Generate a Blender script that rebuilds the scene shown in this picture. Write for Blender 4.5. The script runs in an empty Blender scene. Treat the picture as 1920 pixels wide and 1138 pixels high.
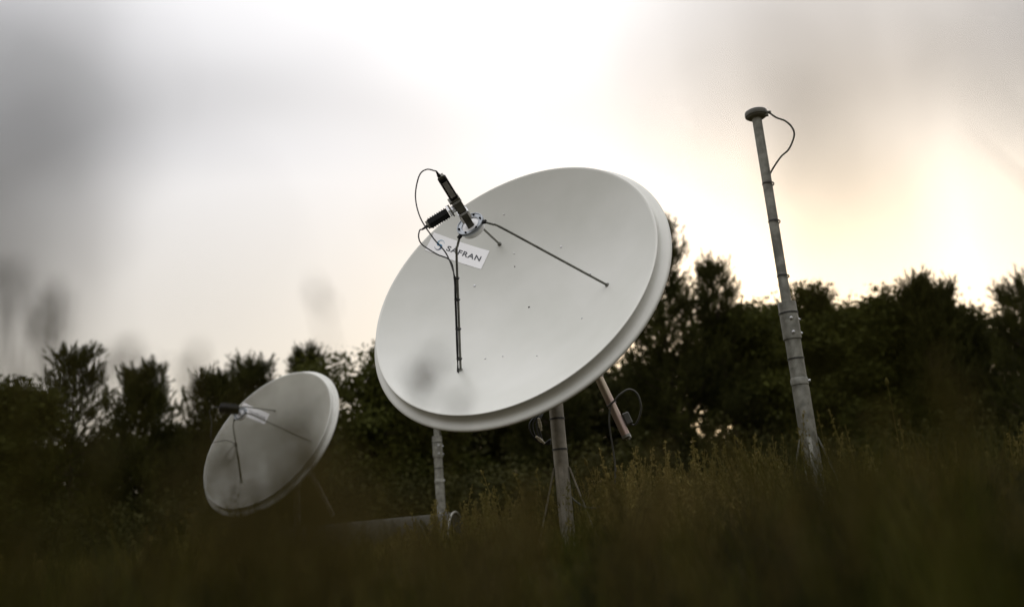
import bpy, math, random
import numpy as np
from mathutils import Vector, Matrix

rng = np.random.default_rng(7)
random.seed(7)
SC = bpy.context.scene
COL = SC.collection
rad = math.radians

# ------------------------------------------------------------------ camera
CAM = np.array([0.0, 0.0, 0.33])
PITCH, ROLL, FPX = rad(15.2), rad(4.7), 1750.0
FW = np.array([0, math.cos(PITCH), math.sin(PITCH)])
R0 = np.array([1.0, 0, 0])
U0 = np.array([0, -math.sin(PITCH), math.cos(PITCH)])
RT = math.cos(ROLL) * R0 - math.sin(ROLL) * U0
UP = math.sin(ROLL) * R0 + math.cos(ROLL) * U0
cd = bpy.data.cameras.new('camera')
cam = bpy.data.objects.new('camera', cd)
COL.objects.link(cam)
M = Matrix.Identity(4)
for i in range(3):
    M[i][0], M[i][1], M[i][2], M[i][3] = RT[i], UP[i], -FW[i], CAM[i]
cam.matrix_world = M
cd.sensor_width = 36.0
cd.lens = FPX / 1920 * 36
cd.clip_start, cd.clip_end = 0.01, 2000
cd.dof.use_dof = True
cd.dof.focus_distance = 5.15
cd.dof.aperture_fstop = 1.28
SC.camera = cam

# ------------------------------------------------------------------ sky, sun, exposure
CLOUD_SHIFT = (8.293, 5.066, 6.695)
SUN_EL, SUN_AZ = rad(8.5), rad(16.0)          # azimuth clockwise from +Y
w = bpy.data.worlds.new('World')
SC.world = w
w.use_nodes = True
nt = w.node_tree
nt.nodes.clear()
N = nt.nodes.new
sky = N('ShaderNodeTexSky')
sky.sky_type = 'NISHITA'
sky.sun_disc = False
sky.sun_elevation = SUN_EL
sky.sun_rotation = SUN_AZ
sky.altitude = 50
sky.air_density = 1.0
sky.dust_density = 5.0
sky.ozone_density = 1.0
hs = N('ShaderNodeHueSaturation')
hs.inputs['Saturation'].default_value = 0.9
nt.links.new(sky.outputs[0], hs.inputs['Color'])
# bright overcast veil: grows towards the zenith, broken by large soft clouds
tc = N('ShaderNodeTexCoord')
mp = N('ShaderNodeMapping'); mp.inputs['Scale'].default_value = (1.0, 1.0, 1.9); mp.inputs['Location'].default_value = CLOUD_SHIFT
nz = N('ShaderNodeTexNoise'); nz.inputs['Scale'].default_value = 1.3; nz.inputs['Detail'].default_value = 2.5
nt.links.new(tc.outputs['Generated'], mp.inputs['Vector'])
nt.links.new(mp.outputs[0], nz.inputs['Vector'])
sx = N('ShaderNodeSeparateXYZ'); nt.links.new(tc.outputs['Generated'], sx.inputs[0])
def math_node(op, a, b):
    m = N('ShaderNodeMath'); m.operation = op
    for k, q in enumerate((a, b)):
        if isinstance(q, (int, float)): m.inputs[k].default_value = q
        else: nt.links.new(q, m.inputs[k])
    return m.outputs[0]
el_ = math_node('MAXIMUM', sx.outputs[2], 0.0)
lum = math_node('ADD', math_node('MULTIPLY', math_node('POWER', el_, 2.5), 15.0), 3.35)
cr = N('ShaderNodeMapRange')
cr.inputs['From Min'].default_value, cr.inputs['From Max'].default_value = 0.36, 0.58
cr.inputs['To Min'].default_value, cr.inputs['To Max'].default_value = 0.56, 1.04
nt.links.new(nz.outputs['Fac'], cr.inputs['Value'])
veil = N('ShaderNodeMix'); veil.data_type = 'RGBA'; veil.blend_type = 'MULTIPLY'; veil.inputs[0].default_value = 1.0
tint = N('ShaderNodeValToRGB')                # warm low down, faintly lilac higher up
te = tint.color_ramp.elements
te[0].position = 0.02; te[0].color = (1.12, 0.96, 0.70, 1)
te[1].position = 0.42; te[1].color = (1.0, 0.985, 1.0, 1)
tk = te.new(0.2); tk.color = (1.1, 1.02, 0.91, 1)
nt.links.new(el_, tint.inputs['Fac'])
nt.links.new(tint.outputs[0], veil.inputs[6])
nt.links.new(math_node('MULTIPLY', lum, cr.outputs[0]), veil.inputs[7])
nis = N('ShaderNodeMix'); nis.data_type = 'RGBA'; nis.blend_type = 'MULTIPLY'; nis.inputs[0].default_value = 1.0
nis.inputs[7].default_value = (0.19, 0.19, 0.19, 1)
nt.links.new(hs.outputs[0], nis.inputs[6])
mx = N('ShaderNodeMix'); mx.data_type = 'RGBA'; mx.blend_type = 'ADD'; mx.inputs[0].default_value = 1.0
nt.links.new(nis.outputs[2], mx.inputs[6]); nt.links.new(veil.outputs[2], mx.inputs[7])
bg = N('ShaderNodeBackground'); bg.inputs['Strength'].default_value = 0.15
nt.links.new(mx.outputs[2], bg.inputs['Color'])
wo = N('ShaderNodeOutputWorld')
nt.links.new(bg.outputs[0], wo.inputs['Surface'])

ld = bpy.data.lights.new('sun', 'SUN')
ld.energy = 1.0
ld.angle = rad(10)
ld.color = (1.0, 0.86, 0.66)
sun = bpy.data.objects.new('sun', ld)
COL.objects.link(sun)
sd = Vector((math.sin(SUN_AZ) * math.cos(SUN_EL), math.cos(SUN_AZ) * math.cos(SUN_EL), math.sin(SUN_EL)))
sun.rotation_euler = sd.to_track_quat('Z', 'Y').to_euler()
sun.location = (0, 0, 20)

vs = SC.view_settings
SC.display_settings.display_device = 'sRGB'
vs.view_transform = 'Standard'
vs.look = 'None'
vs.exposure = 0.08
vs.gamma = 1.0
vs.use_curve_mapping = False
SC.cycles.use_denoising = True
SC.cycles.max_bounces = 8
SC.cycles.transparent_max_bounces = 8

# ------------------------------------------------------------------ placing helpers
def ray(px, py):
    return FW + RT * (px - 960) / FPX - UP * (py - 569) / FPX
def P(px, py, d):                       # world point seen at a photo pixel, d metres deep
    return CAM + ray(px, py) * d
def PY(px, py, Y):                      # the same on the plane y = Y
    r = ray(px, py)
    return CAM + r * (Y / r[1])
def smooth(a, b, x):
    t = np.clip((x - a) / (b - a), 0, 1)
    return t * t * (3 - 2 * t)
def ground_z(x, y):
    x, y = np.asarray(x, float), np.asarray(y, float)
    z = 0.32 * smooth(0.2, 4.2, y)
    z = z + 0.03 * np.sin(x * 1.3 + 0.4) * np.sin(y * 0.9) * smooth(1, 4, y)
    z = z + 0.35 * smooth(14, 40, y) + 0.1 * np.sin(x * 0.17) * smooth(10, 25, y)
    return z

# ------------------------------------------------------------------ materials
def nodes_mat(name):
    m = bpy.data.materials.new(name)
    m.use_nodes = True
    t = m.node_tree
    return m, t, t.nodes['Principled BSDF']

def painted(name, c1, c2, scale=3.0, rough=0.4, metal=0.0, bump=0.0, bscale=60, detail=6, spec=0.5, stretch=None):
    """two-tone mottled surface in object space"""
    m, t, b = nodes_mat(name)
    tc = t.nodes.new('ShaderNodeTexCoord')
    n = t.nodes.new('ShaderNodeTexNoise')
    n.inputs['Scale'].default_value = scale
    n.inputs['Detail'].default_value = detail
    src = tc.outputs['Object']
    if stretch:
        mp = t.nodes.new('ShaderNodeMapping')
        mp.inputs['Scale'].default_value = stretch
        t.links.new(src, mp.inputs['Vector']); src = mp.outputs[0]
    t.links.new(src, n.inputs['Vector'])
    r = t.nodes.new('ShaderNodeValToRGB')
    r.color_ramp.elements[0].position, r.color_ramp.elements[1].position = 0.35, 0.68
    r.color_ramp.elements[0].color = (*c1, 1)
    r.color_ramp.elements[1].color = (*c2, 1)
    t.links.new(n.outputs['Fac'], r.inputs['Fac'])
    t.links.new(r.outputs['Color'], b.inputs['Base Color'])
    rr = t.nodes.new('ShaderNodeMapRange')
    rr.inputs['To Min'].default_value, rr.inputs['To Max'].default_value = rough * 0.8, min(1, rough * 1.25)
    t.links.new(n.outputs['Fac'], rr.inputs['Value'])
    t.links.new(rr.outputs[0], b.inputs['Roughness'])
    b.inputs['Metallic'].default_value = metal
    b.inputs['Specular IOR Level'].default_value = spec
    if bump:
        n2 = t.nodes.new('ShaderNodeTexNoise'); n2.inputs['Scale'].default_value = bscale
        t.links.new(tc.outputs['Object'], n2.inputs['Vector'])
        bp = t.nodes.new('ShaderNodeBump'); bp.inputs['Strength'].default_value = bump; bp.inputs['Distance'].default_value = 0.004
        t.links.new(n2.outputs['Fac'], bp.inputs['Height'])
        t.links.new(bp.outputs[0], b.inputs['Normal'])
    return m

def leafy(name, c1, c2, trans=0.3, scale=1.2, rough=0.8):
    m, t, b = nodes_mat(name)
    tc = t.nodes.new('ShaderNodeTexCoord')
    n = t.nodes.new('ShaderNodeTexNoise'); n.inputs['Scale'].default_value = scale; n.inputs['Detail'].default_value = 4
    t.links.new(tc.outputs['Object'], n.inputs['Vector'])
    r = t.nodes.new('ShaderNodeValToRGB')
    r.color_ramp.elements[0].position, r.color_ramp.elements[1].position = 0.36, 0.66
    r.color_ramp.elements[0].color = (*c1, 1); r.color_ramp.elements[1].color = (*c2, 1)
    t.links.new(n.outputs['Fac'], r.inputs['Fac'])
    t.links.new(r.outputs[0], b.inputs['Base Color'])
    b.inputs['Roughness'].default_value = rough
    b.inputs['Specular IOR Level'].default_value = 0.08
    tr = t.nodes.new('ShaderNodeBsdfTranslucent')
    t.links.new(r.outputs[0], tr.inputs['Color'])
    ms = t.nodes.new('ShaderNodeMixShader'); ms.inputs[0].default_value = trans
    t.links.new(b.outputs[0], ms.inputs[1]); t.links.new(tr.outputs[0], ms.inputs[2])
    t.links.new(ms.outputs[0], t.nodes['Material Output'].inputs['Surface'])
    return m

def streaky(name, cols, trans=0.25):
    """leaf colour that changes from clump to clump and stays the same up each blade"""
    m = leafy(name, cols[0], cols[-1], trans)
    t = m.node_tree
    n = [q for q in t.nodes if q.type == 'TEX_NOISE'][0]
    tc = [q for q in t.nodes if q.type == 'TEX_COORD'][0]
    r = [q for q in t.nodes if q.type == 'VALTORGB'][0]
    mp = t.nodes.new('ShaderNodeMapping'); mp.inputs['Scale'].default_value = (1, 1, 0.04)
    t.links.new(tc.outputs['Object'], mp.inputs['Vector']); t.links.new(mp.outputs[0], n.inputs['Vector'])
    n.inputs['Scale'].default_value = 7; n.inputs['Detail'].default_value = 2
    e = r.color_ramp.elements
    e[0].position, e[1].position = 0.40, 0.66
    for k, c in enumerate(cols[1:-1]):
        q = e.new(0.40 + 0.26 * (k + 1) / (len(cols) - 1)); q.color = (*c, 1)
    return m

MT = {
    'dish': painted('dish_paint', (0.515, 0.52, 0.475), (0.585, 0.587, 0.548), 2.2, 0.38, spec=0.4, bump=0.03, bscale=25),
    'lip': painted('rim_paint', (0.56, 0.56, 0.515), (0.61, 0.61, 0.565), 5, 0.4, spec=0.4),
    'galv': painted('galvanised_steel', (0.14, 0.139, 0.12), (0.29, 0.287, 0.25), 22, 0.5, 0.55, 0.15, 90),
    'galv_old': painted('weathered_galvanised_steel', (0.17, 0.155, 0.125), (0.32, 0.295, 0.245), 14, 0.6, 0.35, 0.2, 70),
    'rod': painted('strut_metal', (0.12, 0.12, 0.105), (0.2, 0.2, 0.175), 30, 0.45, 0.6),
    'ringm': painted('feed_ring_metal', (0.22, 0.24, 0.26), (0.32, 0.34, 0.36), 30, 0.4, 0.6),
    'white': painted('white_plastic', (0.74, 0.74, 0.74), (0.82, 0.82, 0.82), 20, 0.35),
    'guide': painted('waveguide_metal', (0.07, 0.068, 0.05), (0.12, 0.115, 0.085), 40, 0.5, 0.5),
    'steel': painted('bare_steel', (0.42, 0.43, 0.44), (0.6, 0.6, 0.6), 40, 0.3, 0.8),
    'black': painted('black_housing', (0.008, 0.008, 0.008), (0.018, 0.018, 0.017), 40, 0.8, spec=0.12),
    'rubber': painted('black_cable_sheath', (0.010, 0.010, 0.011), (0.020, 0.020, 0.020), 30, 0.5),
    'greycable': painted('grey_cable_sheath', (0.05, 0.05, 0.042), (0.09, 0.088, 0.075), 30, 0.55),
    'cream': painted('cream_plastic', (0.5, 0.45, 0.34), (0.62, 0.57, 0.45), 30, 0.5),
    'zinc': painted('yellow_passivated_zinc', (0.33, 0.235, 0.215), (0.37, 0.31, 0.23), 9, 0.33, 0.85),
    'sticker': painted('sticker_white', (0.87, 0.87, 0.875), (0.9, 0.9, 0.905), 20, 0.45),
    'ink': painted('sticker_ink', (0.025, 0.03, 0.04), (0.04, 0.045, 0.055), 20, 0.5),
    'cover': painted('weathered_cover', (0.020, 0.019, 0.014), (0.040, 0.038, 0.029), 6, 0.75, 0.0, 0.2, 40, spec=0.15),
    'headp': painted('antenna_paint', (0.10, 0.10, 0.09), (0.16, 0.16, 0.145), 12, 0.45),
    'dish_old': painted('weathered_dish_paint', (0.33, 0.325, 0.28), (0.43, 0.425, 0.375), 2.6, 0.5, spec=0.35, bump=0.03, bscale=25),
    'bark': painted('bark', (0.035, 0.026, 0.018), (0.075, 0.055, 0.04), 12, 0.9, 0, 0.6, 30, spec=0.1),
    'soil': painted('soil_and_thatch', (0.022, 0.017, 0.008), (0.05, 0.038, 0.017), 3.0, 0.95, 0, 0.8, 12, spec=0.05),
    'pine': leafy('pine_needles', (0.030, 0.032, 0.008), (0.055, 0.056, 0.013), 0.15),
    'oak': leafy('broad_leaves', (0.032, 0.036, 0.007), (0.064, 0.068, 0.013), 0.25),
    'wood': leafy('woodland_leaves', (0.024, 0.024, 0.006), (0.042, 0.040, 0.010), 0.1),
    'grass': leafy('grass_blades', (0.030, 0.028, 0.004), (0.064, 0.052, 0.010), 0.3, 1.1),
    'straw': leafy('dry_seed_heads', (0.036, 0.030, 0.007), (0.075, 0.055, 0.016), 0.3, 2.0),
    'near': streaky('foreground_grass', ((0.003, 0.0025, 0.0007), (0.007, 0.007, 0.0014), (0.036, 0.042, 0.004), (0.062, 0.050, 0.008))),  # shade and lens falloff at the frame bottom darkened into the blade colours
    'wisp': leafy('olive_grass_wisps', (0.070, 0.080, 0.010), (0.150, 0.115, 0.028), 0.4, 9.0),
    'stalk': leafy('pale_olive_stalks', (0.085, 0.074, 0.018), (0.16, 0.125, 0.040), 0.3, 2.0),  # the stalks' own yellowish olive, paler than the grass blades
}
def logo_mat():
    m, t, b = nodes_mat('sticker_blue_ink')
    tc = t.nodes.new('ShaderNodeTexCoord'); sp = t.nodes.new('ShaderNodeSeparateXYZ')
    r = t.nodes.new('ShaderNodeValToRGB')
    e = r.color_ramp.elements
    e[0].position = 0.1; e[0].color = (0.02, 0.05, 0.10, 1)
    e[1].position = 0.95; e[1].color = (0.33, 0.46, 0.55, 1)
    k = e.new(0.5); k.color = (0.04, 0.22, 0.40, 1)
    t.links.new(tc.outputs['Generated'], sp.inputs[0]); t.links.new(sp.outputs[2], r.inputs['Fac'])
    t.links.new(r.outputs[0], b.inputs['Base Color'])
    b.inputs['Roughness'].default_value = 0.5
    return m
MT['logo'] = logo_mat()

# ------------------------------------------------------------------ mesh building helpers
def mesh_np(name, verts, faces, smooth_shade=False):
    """faces: list of int arrays (n,3) or (n,4)"""
    me = bpy.data.meshes.new(name)
    verts = np.asarray(verts, np.float32).reshape(-1, 3)
    faces = [np.asarray(f, np.int32) for f in faces if len(f)]
    me.vertices.add(len(verts)); me.vertices.foreach_set('co', verts.ravel())
    tot = np.concatenate([np.full(len(f), f.shape[1], np.int32) for f in faces])
    loops = np.concatenate([f.ravel() for f in faces])
    me.loops.add(len(loops)); me.loops.foreach_set('vertex_index', loops)
    me.polygons.add(len(tot))
    me.polygons.foreach_set('loop_start', np.concatenate([[0], np.cumsum(tot)[:-1]]).astype(np.int32))
    me.polygons.foreach_set('loop_total', tot)
    if smooth_shade:
        me.polygons.foreach_set('use_smooth', np.ones(len(tot), bool))
    me.update(calc_edges=True)
    me.validate()
    return me

def link(name, me, mat, parent=None):
    o = bpy.data.objects.new(name, me)
    COL.objects.link(o)
    if mat is not None and not me.materials:
        me.materials.append(mat)
    if parent is not None:
        o.parent = parent
    return o

def tag(o, label=None, cat=None, group=None, kind=None):
    for k, v in (('label', label), ('category', cat), ('group', group), ('kind', kind)):
        if v: o[k] = v
    return o

def thing(name, loc, label, cat, group=None):
    o = bpy.data.objects.new(name, None)
    COL.objects.link(o)
    o.empty_display_size = 0.1
    o.location = loc
    return tag(o, label, cat, group)

def frame_of(d):
    d = np.asarray(d, float); d = d / np.linalg.norm(d)
    a = np.array([0, 0, 1.0]) if abs(d[2]) < 0.9 else np.array([1.0, 0, 0])
    u = np.cross(a, d); u /= np.linalg.norm(u)
    return u, np.cross(d, u), d

def catmull(pts, n=8):
    pts = [np.asarray(p, float) for p in pts]
    pts = [2 * pts[0] - pts[1]] + pts + [2 * pts[-1] - pts[-2]]
    out = []
    for i in range(1, len(pts) - 2):
        p0, p1, p2, p3 = pts[i - 1:i + 3]
        for k in range(n):
            t = k / n
            out.append(0.5 * (2 * p1 + (p2 - p0) * t + (2 * p0 - 5 * p1 + 4 * p2 - p3) * t * t + (3 * p1 - p0 - 3 * p2 + p3) * t ** 3))
    out.append(pts[-2])
    return out

class MB:
    def __init__(s): s.v, s.f = [], []
    def add(s, vs, fs):
        b = len(s.v); s.v += [tuple(map(float, v)) for v in vs]; s.f += [tuple(i + b for i in f) for f in fs]; return s
    def tube(s, pts, r, n=10, cap=True):
        pts = [np.asarray(p, float) for p in pts]
        rs = r if hasattr(r, '__len__') else [r] * len(pts)
        vs, fs = [], []
        u = None
        for i, p in enumerate(pts):
            d = pts[min(i + 1, len(pts) - 1)] - pts[max(i - 1, 0)]
            d = d / (np.linalg.norm(d) + 1e-12)
            if u is None: u, v, _ = frame_of(d)
            else:
                u = u - d * (u @ d); u /= np.linalg.norm(u) + 1e-12; v = np.cross(d, u)
            for k in range(n):
                a = 2 * math.pi * k / n
                vs.append(p + rs[i] * (u * math.cos(a) + v * math.sin(a)))
        for i in range(len(pts) - 1):
            for k in range(n):
                k2 = (k + 1) % n
                fs.append((i * n + k, i * n + k2, (i + 1) * n + k2, (i + 1) * n + k))
        if cap:
            fs.append(tuple(reversed(range(n)))); fs.append(tuple((len(pts) - 1) * n + k for k in range(n)))
        return s.add(vs, fs)
    def lathe(s, c, d, prof, n=32, u=None, close=False):
        """prof: (radius, height along d)"""
        uu, vv, dd = frame_of(d)
        c = np.asarray(c, float); vs, fs = [], []
        for (r, h) in prof:
            for k in range(n):
                a = 2 * math.pi * k / n
                vs.append(c + dd * h + r * (uu * math.cos(a) + vv * math.sin(a)))
        m = len(prof)
        for i in range(m if close else m - 1):
            j = (i + 1) % m
            for k in range(n):
                k2 = (k + 1) % n
                fs.append((i * n + k, i * n + k2, j * n + k2, j * n + k))
        return s.add(vs, fs)
    def box(s, c, ax, ay, az, bev=0.12):
        """bevelled box, half-extent vectors ax, ay, az"""
        c, ax, ay, az = (np.asarray(q, float) for q in (c, ax, ay, az))
        b = bev * min(np.linalg.norm(ax), np.linalg.norm(ay), np.linalg.norm(az))
        ux, uy, uz = (q / np.linalg.norm(q) for q in (ax, ay, az))
        vs, idx = [], {}
        for sx in (-1, 1):
            for sy in (-1, 1):
                for sz in (-1, 1):
                    p = c + sx * ax + sy * ay + sz * az
                    for k, q in enumerate((-(sy * uy + sz * uz), -(sx * ux + sz * uz), -(sx * ux + sy * uy))):
                        idx[(sx, sy, sz, k)] = len(vs); vs.append(p + b * q)
        I = lambda sx, sy, sz, k: idx[(sx, sy, sz, k)]
        fs = []
        for sg in (-1, 1):
            fs.append([I(sg, -1, -1, 0), I(sg, 1, -1, 0), I(sg, 1, 1, 0), I(sg, -1, 1, 0)])
            fs.append([I(-1, sg, -1, 1), I(1, sg, -1, 1), I(1, sg, 1, 1), I(-1, sg, 1, 1)])
            fs.append([I(-1, -1, sg, 2), I(1, -1, sg, 2), I(1, 1, sg, 2), I(-1, 1, sg, 2)])
        for a in (-1, 1):
            for q in (-1, 1):
                fs.append([I(a, q, -1, 0), I(a, q, 1, 0), I(a, q, 1, 1), I(a, q, -1, 1)])
                fs.append([I(a, -1, q, 0), I(a, 1, q, 0), I(a, 1, q, 2), I(a, -1, q, 2)])
                fs.append([I(-1, a, q, 1), I(1, a, q, 1), I(1, a, q, 2), I(-1, a, q, 2)])
        for sx in (-1, 1):
            for sy in (-1, 1):
                for sz in (-1, 1):
                    fs.append([I(sx, sy, sz, 0), I(sx, sy, sz, 1), I(sx, sy, sz, 2)])
        return s.add(vs, fs)
    def build(s, name, mat, parent=None, smooth_shade=True, sharp=35):
        me = bpy.data.meshes.new(name)
        me.from_pydata(s.v, [], s.f)
        import bmesh
        bm = bmesh.new(); bm.from_mesh(me)
        bmesh.ops.recalc_face_normals(bm, faces=bm.faces)
        bm.to_mesh(me); bm.free()
        if smooth_shade:
            me.polygons.foreach_set('use_smooth', np.ones(len(me.polygons), bool))
            me.set_sharp_from_angle(angle=rad(sharp))
        return link(name, me, mat, parent)

# ------------------------------------------------------------------ ground
gx = np.concatenate([np.linspace(-400, -40, 13)[:-1], np.linspace(-40, 40, 161), np.linspace(40, 400, 13)[1:]])
gy = np.concatenate([np.linspace(-60, -3, 10)[:-1], np.linspace(-3, 50, 160), np.linspace(50, 700, 20)[1:]])
GX, GY = np.meshgrid(gx, gy)
GZ = ground_z(GX, GY)
nx, ny = len(gx), len(gy)
ii = (np.arange(ny - 1)[:, None] * nx + np.arange(nx - 1)[None]).ravel()
gf = np.stack([ii, ii + 1, ii + nx + 1, ii + nx], 1)
tag(link('ground', mesh_np('ground', np.stack([GX, GY, GZ], -1).reshape(-1, 3), [gf], True), MT['soil']), kind='structure')

# ------------------------------------------------------------------ satellite dishes
FOC, RR = 0.762, 0.865
HR = RR * RR / (4 * FOC)

def dish_frame(el, az):
    ax = np.array([math.cos(el) * math.sin(az), -math.cos(el) * math.cos(az), math.sin(el)])
    u = np.cross([0, 0, 1], ax); u /= np.linalg.norm(u)
    return u, np.cross(ax, u), ax

V1 = P(990.8, 577.4, 5.3)
FR1 = dish_frame(rad(27.17), rad(-27.43))
def L1(px, py, h):
    """photo pixel -> dish coordinates of the big dish, on the plane at height h along its axis"""
    d = ray(px, py); ax = FR1[2]
    t = ((V1 + ax * h - CAM) @ ax) / (d @ ax)
    q = CAM + d * t - V1
    return np.array([q @ FR1[0], q @ FR1[1], q @ FR1[2]])
def para(x, y, off=0.0):
    """point on the reflector, lifted off along its normal"""
    n = np.array([-x / (2 * FOC), -y / (2 * FOC), 1.0]); n /= np.linalg.norm(n)
    return np.array([x, y, (x * x + y * y) / (4 * FOC)]) + n * off

def make_dish(V, el, az, label, variant):
    u, v, ax = dish_frame(el, az)
    pc = V - ax * 0.275                                     # top of the post, behind the reflector
    bx, by = (pc[0], pc[1])
    gz = float(ground_z(bx, by))
    base = np.array([bx, by, gz])
    root = thing('satellite_dish', base, label, 'satellite dish', 'satellite dishes in the field')
    Vr = V - base
    T = lambda p: Vr + u * p[0] + v * p[1] + ax * p[2]
    UPV = np.array([0, 0, 1.0])

    # reflector shell
    prof = [(0.0005, 0)] + [(RR * 0.988 * k / 34, (RR * 0.988 * k / 34) ** 2 / (4 * FOC)) for k in range(1, 35)]
    backp = [(r, h - 0.006) for r, h in reversed(prof)]
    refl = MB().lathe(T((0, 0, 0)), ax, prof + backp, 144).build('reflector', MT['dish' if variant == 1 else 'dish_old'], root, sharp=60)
    rp = [(0.854, 0.2393), (0.860, 0.2425), (0.8650, 0.244), (0.8685, 0.2425), (0.8695, 0.2385), (0.8675, 0.2340), (0.8665, 0.224), (0.8675, 0.209), (0.8705, 0.199), (0.876, 0.1925), (0.883, 0.1895),
          (0.892, 0.188), (0.903, 0.187), (0.911, 0.1845), (0.917, 0.1795), (0.9195, 0.173), (0.918, 0.166), (0.912, 0.163), (0.895, 0.166), (0.875, 0.172), (0.860, 0.18), (0.859, 0.226), (0.855, 0.2325)]
    MB().lathe(T((0, 0, 0)), ax, rp, 160, close=True).build('rim', MT['lip'], root, sharp=60)
    # bolts and rivets through the reflector
    for (x, y, r, dark) in ((0.003, 0.005, 0.0055, 1), (-0.129, 0.408, 0.0055, 0), (0.186, 0.369, 0.007, 0), (0.40, 0.103, 0.0065, 0), (-0.366, 0.215, 0.0075, 0),
                            (0.389, -0.22, 0.0045, 0), (-0.192, 0.665, 0.004, 0), (-0.122, 0.318, 0.0035, 1), (-0.186, -0.356, 0.0055, 0), (-0.08, -0.357, 0.004, 0), (0.149, -0.416, 0.004, 0)):
        p0 = para(x, y, -0.002); n = para(x, y, 1) - para(x, y, 0)
        nw = u * n[0] + v * n[1] + ax * n[2]
        MB().lathe(T(p0), nw, [(r, 0), (r, 0.003), (r * 0.7, 0.0055), (0.0004, 0.0065)], 10).build('bolt', MT['black' if dark else 'steel'], refl)

    # sticker with lettering, following the curve of the reflector
    C = [np.array(q) for q in ((-0.63, 0.575), (-0.288, 0.446), (-0.336, 0.328), (-0.68, 0.457))]
    def st(s, t, off):
        q = (C[0] * (1 - s) + C[1] * s) * (1 - t) + (C[3] * (1 - s) + C[2] * s) * t
        return T(para(q[0], q[1], off))
    vs = [st(i / 14, j / 6, 0.0018) for j in range(7) for i in range(15)]
    fs = [(j * 15 + i, j * 15 + i + 1, j * 15 + i + 16, j * 15 + i + 15) for j in range(6) for i in range(14)]
    stk = MB().add(vs, fs).build('sticker', MT['sticker'], root)
    stk['label'] = 'white rectangular sticker with blue emblem and dark lettering'
    cu = bpy.data.curves.new('lettering', 'FONT')
    cu.body = 'SAFRAN'; cu.align_x = 'CENTER'; cu.align_y = 'CENTER'; cu.offset = 0.018; cu.space_character = 1.12
    tmp = bpy.data.objects.new('lettering_curve', cu)
    COL.objects.link(tmp)
    bpy.context.view_layer.update()
    me = bpy.data.meshes.new_from_object(tmp.evaluated_get(bpy.context.evaluated_depsgraph_get()))
    bpy.data.objects.remove(tmp); bpy.data.curves.remove(cu)
    co = np.array([vv.co[:] for vv in me.vertices])
    lo, hi = co.min(0), co.max(0)
    for vv in me.vertices:
        a = (vv.co.x - lo[0]) / (hi[0] - lo[0]); b = (vv.co.y - lo[1]) / (hi[1] - lo[1])
        vv.co = Vector(st(0.305 + 0.61 * a, 0.645 - 0.27 * b, 0.0030))
    me.name = 'lettering'
    link('lettering', me, MT['ink'], stk)
    # emblem: a tapered S stroke
    path = []
    for k in range(17):
        a = rad(15 + 205 * k / 16); path.append((0.12 + 0.62 * math.cos(a), 0.38 + 0.60 * math.sin(a)))
    for k in range(17):
        a = rad(40 - 205 * k / 16); path.append((-0.12 + 0.62 * math.cos(a), -0.38 + 0.60 * math.sin(a)))
    n = len(path); vs, fs = [], []
    for k in range(n):
        a, b = np.array(path[max(k - 1, 0)]), np.array(path[min(k + 1, n - 1)])
        d = b - a; d /= np.linalg.norm(d); nn = np.array([-d[1], d[0]])
        s_ = k / (n - 1); wd = 0.03 + 0.17 * math.sin(math.pi * s_) ** 2.5
        for sg in (-1, 1):
            q = np.array(path[k]) + sg * wd * nn
            vs.append(st(0.172 + 0.082 * q[0], 0.5 - 0.27 * q[1], 0.0030))
    for k in range(n - 1): fs.append((2 * k, 2 * k + 1, 2 * k + 3, 2 * k + 2))
    MB().add(vs, fs).build('emblem', MT['logo'], stk)

    # feed: ring, struts, waveguide, converters
    RC = L1(881.5, 421, 0.69)                              # ring centre, a little off the axis
    tip = L1(827, 332, 1.01)
    fd = tip - RC; flen = np.linalg.norm(fd); fd /= flen
    fdw = u * fd[0] + v * fd[1] + ax * fd[2]
    FP = lambda k, s=0, t=0: T(RC + fd * k + fu * s + fv * t)
    # side direction: towards the second converter
    sd_ = L1(803, 419, 0.85) - L1(850, 386, 0.85)
    fu = sd_ - fd * (sd_ @ fd); fu /= np.linalg.norm(fu); fv = np.cross(fd, fu)
    D = lambda q: u * q[0] + v * q[1] + ax * q[2]
    ring = MB().lathe(T(RC), ax, [(0.050, -0.010), (0.076, -0.010), (0.078, -0.006), (0.078, 0.004), (0.076, 0.008), (0.072, 0.008), (0.071, 0.004), (0.054, 0.004), (0.050, 0.002)], 48, close=True).build('feed_ring', MT['ringm'], root)
    MB().lathe(T(RC), ax, [(0.0005, -0.004), (0.0495, -0.004), (0.0495, -0.0085), (0.0005, -0.0085)], 40).build('back_plate', MT['white'], ring)
    MB().lathe(T(RC + np.array([0, 0, -0.03])), ax, [(0.052, 0.019), (0.066, 0.019), (0.064, -0.012), (0.060, -0.016), (0.052, -0.012)], 40, close=True).build('scalar_feed', MT['white'], ring)
    for a in (20, 80, 140, 200, 260, 320):
        q = RC + np.array([0.063 * math.cos(rad(a)), 0.063 * math.sin(rad(a)), 0.0])
        MB().lathe(T(q), ax, [(0.006, 0.002), (0.006, 0.009), (0.004, 0.012), (0.0003, 0.0125)], 8).build('bolt', MT['black'], ring)
    struts = []
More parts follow.
